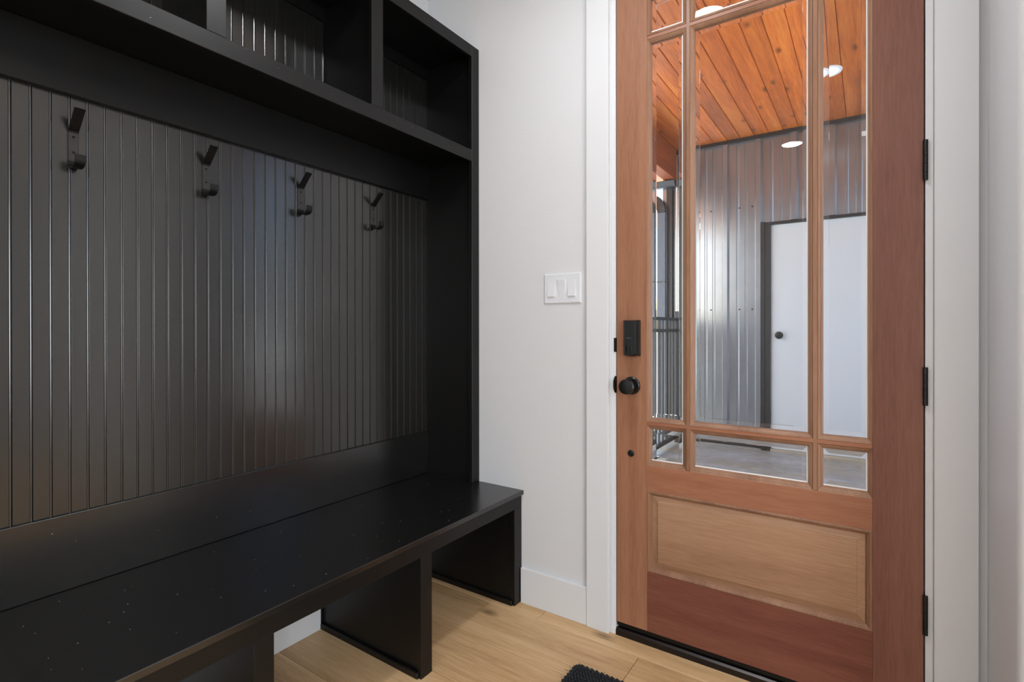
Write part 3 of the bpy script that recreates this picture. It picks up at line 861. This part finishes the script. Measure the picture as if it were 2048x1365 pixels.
# white door in the far wall
d2 = empty('door_2', ((D2L + D2R) / 2, DY, ZP), 'plain white steel door across the porch with dark frame', 'door', kind='structure')
box('frame', FL, D2L - 0.003, DY - 0.034, DY + 0.10, ZP, FT, 'bronze', d2, 0.002)
box('frame', D2R + 0.003, FR, DY - 0.034, DY + 0.10, ZP, FT, 'bronze', d2, 0.002)
box('frame', D2L - 0.003, D2R + 0.003, DY - 0.034, DY + 0.10, D2T + 0.003, FT, 'bronze', d2, 0.002)
box('edge_trim', FL - 0.032, FL - 0.0015, DY - 0.038, DY + 0.004, ZP, FT + 0.006, 'bronze', d2)
box('edge_trim', FR + 0.0015, FR + 0.032, DY - 0.038, DY + 0.004, ZP, FT + 0.006, 'bronze', d2)
box('sill', D2L - 0.003, D2R + 0.003, DY - 0.03, DY + 0.10, ZP, ZP + 0.020, 'curb', d2)
box('leaf', D2L, D2R, DY - 0.008, DY + 0.036, ZP + 0.022, D2T, 'white_door', d2, 0.0015)
bm = bmesh.new()
lathe(bm, (0.864, DY - 0.008, 1.098), (0, -1, 0), [(0, 0.034), (0.006, 0.033), (0.010, 0.016), (0.030, 0.014), (0.036, 0.024), (0.052, 0.028), (0.062, 0.024), (0.065, 0.012)], 24)
obj('knob', bm, 'lock', d2, smooth=True)
# corner trim post at the wall end
box('corner_trim', -0.146, -0.096, DY - 0.045, DY - 0.0315, ZP, 2.575, 'bronze', pw)

# gutter on the far wall end
gt = empty('gutter', (-0.13, DY - 0.05, 2.58), 'charcoal metal gutter at the end of the far wall', 'gutter')
bm = bmesh.new()
gp = [(DY - 0.038, 2.640), (DY - 0.118, 2.640), (DY - 0.122, 2.634), (DY - 0.112, 2.612), (DY - 0.098, 2.590), (DY - 0.090, 2.582), (DY - 0.038, 2.582)]
A = [bm.verts.new((-0.245, a, b)) for a, b in gp]; B = [bm.verts.new((-0.0525, a, b)) for a, b in gp]
for k in range(len(gp)): bm.faces.new((A[k], A[(k + 1) % len(gp)], B[(k + 1) % len(gp)], B[k]))
bm.faces.new(A[::-1]); bm.faces.new(B)
obj('trough', bm, 'gutter', gt)
# downspout with ribbed elbow
ds = empty('downspout', (-0.185, DY - 0.075, ZP), 'grey fluted downspout with a dark ribbed elbow behind the fence', 'downspout')
bm = bmesh.new()
pf = []
xa, xb2, ya, yb2 = -0.223, -0.147, DY - 0.115, DY - 0.060
nfl = 5
for k in range(nfl * 2 + 1):
    pf.append((xa + (xb2 - xa) * k / (nfl * 2), ya + (0.005 if k % 2 else 0)))
pf += [(xb2, yb2), (xa, yb2)]
extrude_profile(bm, pf, ZP + 0.05, 2.325)
obj('pipe', bm, 'spout', ds)
bm = bmesh.new()
cx_, cz_ = -0.275, 2.325
ri, ro = 0.050, 0.130
nseg = 22; rings = []
for k in range(nseg + 1):
    a = (pi / 2) * k / nseg
    j = 0.005 if k % 2 else 0.0
    q = []
    for r, yv in ((ri + j * 0.3, ya), (ro - j, ya), (ro - j, yb2), (ri + j * 0.3, yb2)):
        q.append(bm.verts.new((cx_ + r * math.cos(a), yv + (j if yv == ya else -j), cz_ + r * 1.5 * math.sin(a) if False else cz_ + r * math.sin(a) * 1.45)))
    rings.append(q)
for k in range(nseg):
    for q in range(4): bm.faces.new((rings[k][q], rings[k][(q + 1) % 4], rings[k + 1][(q + 1) % 4], rings[k + 1][q]))
bm.faces.new(rings[0][::-1]); bm.faces.new(rings[-1])
obj('elbow', bm, 'spoutd', ds)
bm = bmesh.new()
bxs(bm, -0.70, -0.276, ya, yb2, cz_ + ri * 1.45, cz_ + ro * 1.45)
obj('crossover_pipe', bm, 'spout', ds)
box('strap', -0.228, -0.142, DY - 0.118, DY - 0.055, 1.625, 1.637, 'spoutd', ds)
# thin conduit
cd = empty('conduit', (-0.045, DY - 0.06, ZP), 'thin white conduit pipe on the far wall', 'pipe')
bm = bmesh.new(); cyl(bm, (-0.045, DY - 0.055, 1.30), (-0.045, DY - 0.055, 2.57), 0.008, seg=10); obj('tube', bm, 'pvc', cd, smooth=True)
bm = bmesh.new(); cyl(bm, (-0.045, DY - 0.055, ZP + 0.01), (-0.045, DY - 0.055, 1.27), 0.011, seg=10); obj('lower_tube', bm, 'spout', cd, smooth=True)
box('coupling', -0.062, -0.028, DY - 0.070, DY - 0.042, 1.27, 1.30, 'pvc', cd)

# black iron fence along the open porch side
fn = empty('iron_fence', (-0.03, 1.8, ZP), 'black iron picket fence along the open porch side', 'fence')
FX = -0.015
for z in (1.236, 1.128, 0.095):
    box('rail', FX - 0.019, FX + 0.019, 0.20, 3.29, z, z + 0.028, 'fence', fn, 0.002)
for y_ in (0.175, 1.72, 3.305):
    box('post', FX - 0.026, FX + 0.026, y_ - 0.024, y_ + 0.026, ZP, 1.33, 'fence', fn, 0.003)
proto = None
y_ = 0.30
while y_ < 3.26:
    if abs(y_ - 1.72) > 0.05:
        if proto is None:
            bm = bmesh.new(); bxs(bm, FX - 0.0085, FX + 0.0085, y_ - 0.0085, y_ + 0.0085, 0.125, 1.2358)
            proto = obj('picket', bm, 'fence', fn); py = y_
        else:
            o = proto.copy(); C.objects.link(o); o.parent = fn; o.location = proto.location + Vector((0, y_ - py, 0))
    y_ += 0.098

# autumn trees beyond
def tree(x, y, h, r, label):
    t = empty('autumn_tree', (x, y, -0.12), label, 'tree', 'yellow trees beyond the fence')
    bm = bmesh.new()
    cyl(bm, (x, y, -0.14), (x + 0.05, y, h * 0.55), 0.10, 0.05, 10)
    for k in range(7):
        a = 2 * pi * k / 7 + random.random(); z = h * random.uniform(0.25, 0.5)
        cyl(bm, (x, y, z), (x + math.cos(a) * r * 0.7, y + math.sin(a) * r * 0.7, z + h * 0.32), 0.04, 0.012, 6)
    obj('trunk', bm, 'bark', t)
    bm = bmesh.new()
    for k in range(2600):
        u = Vector((random.gauss(0, 1), random.gauss(0, 1), random.gauss(0, 1))).normalized() * (random.random() ** 0.45)
        p = Vector((x + u.x * r, y + u.y * r, h * 0.58 + u.z * h * 0.44))
        q = Vector((random.gauss(0, 1), random.gauss(0, 1), random.gauss(0, 1))).normalized(); w = q.orthogonal().normalized()
        s = random.uniform(0.05, 0.10)
        v = [bm.verts.new(p + q * s), bm.verts.new(p + w * s * 0.6), bm.verts.new(p - q * s), bm.verts.new(p - w * s * 0.6)]
        bm.faces.new(v)
    tag(obj('foliage', bm, 'leaf', t, recalc=False), kind='stuff')
tree(-7.6, 17.5, 3.0, 1.7, 'round yellow autumn tree straight behind the porch gap')
tree(-12.5, 15.0, 3.6, 2.0, 'larger yellow autumn tree left of the porch gap')
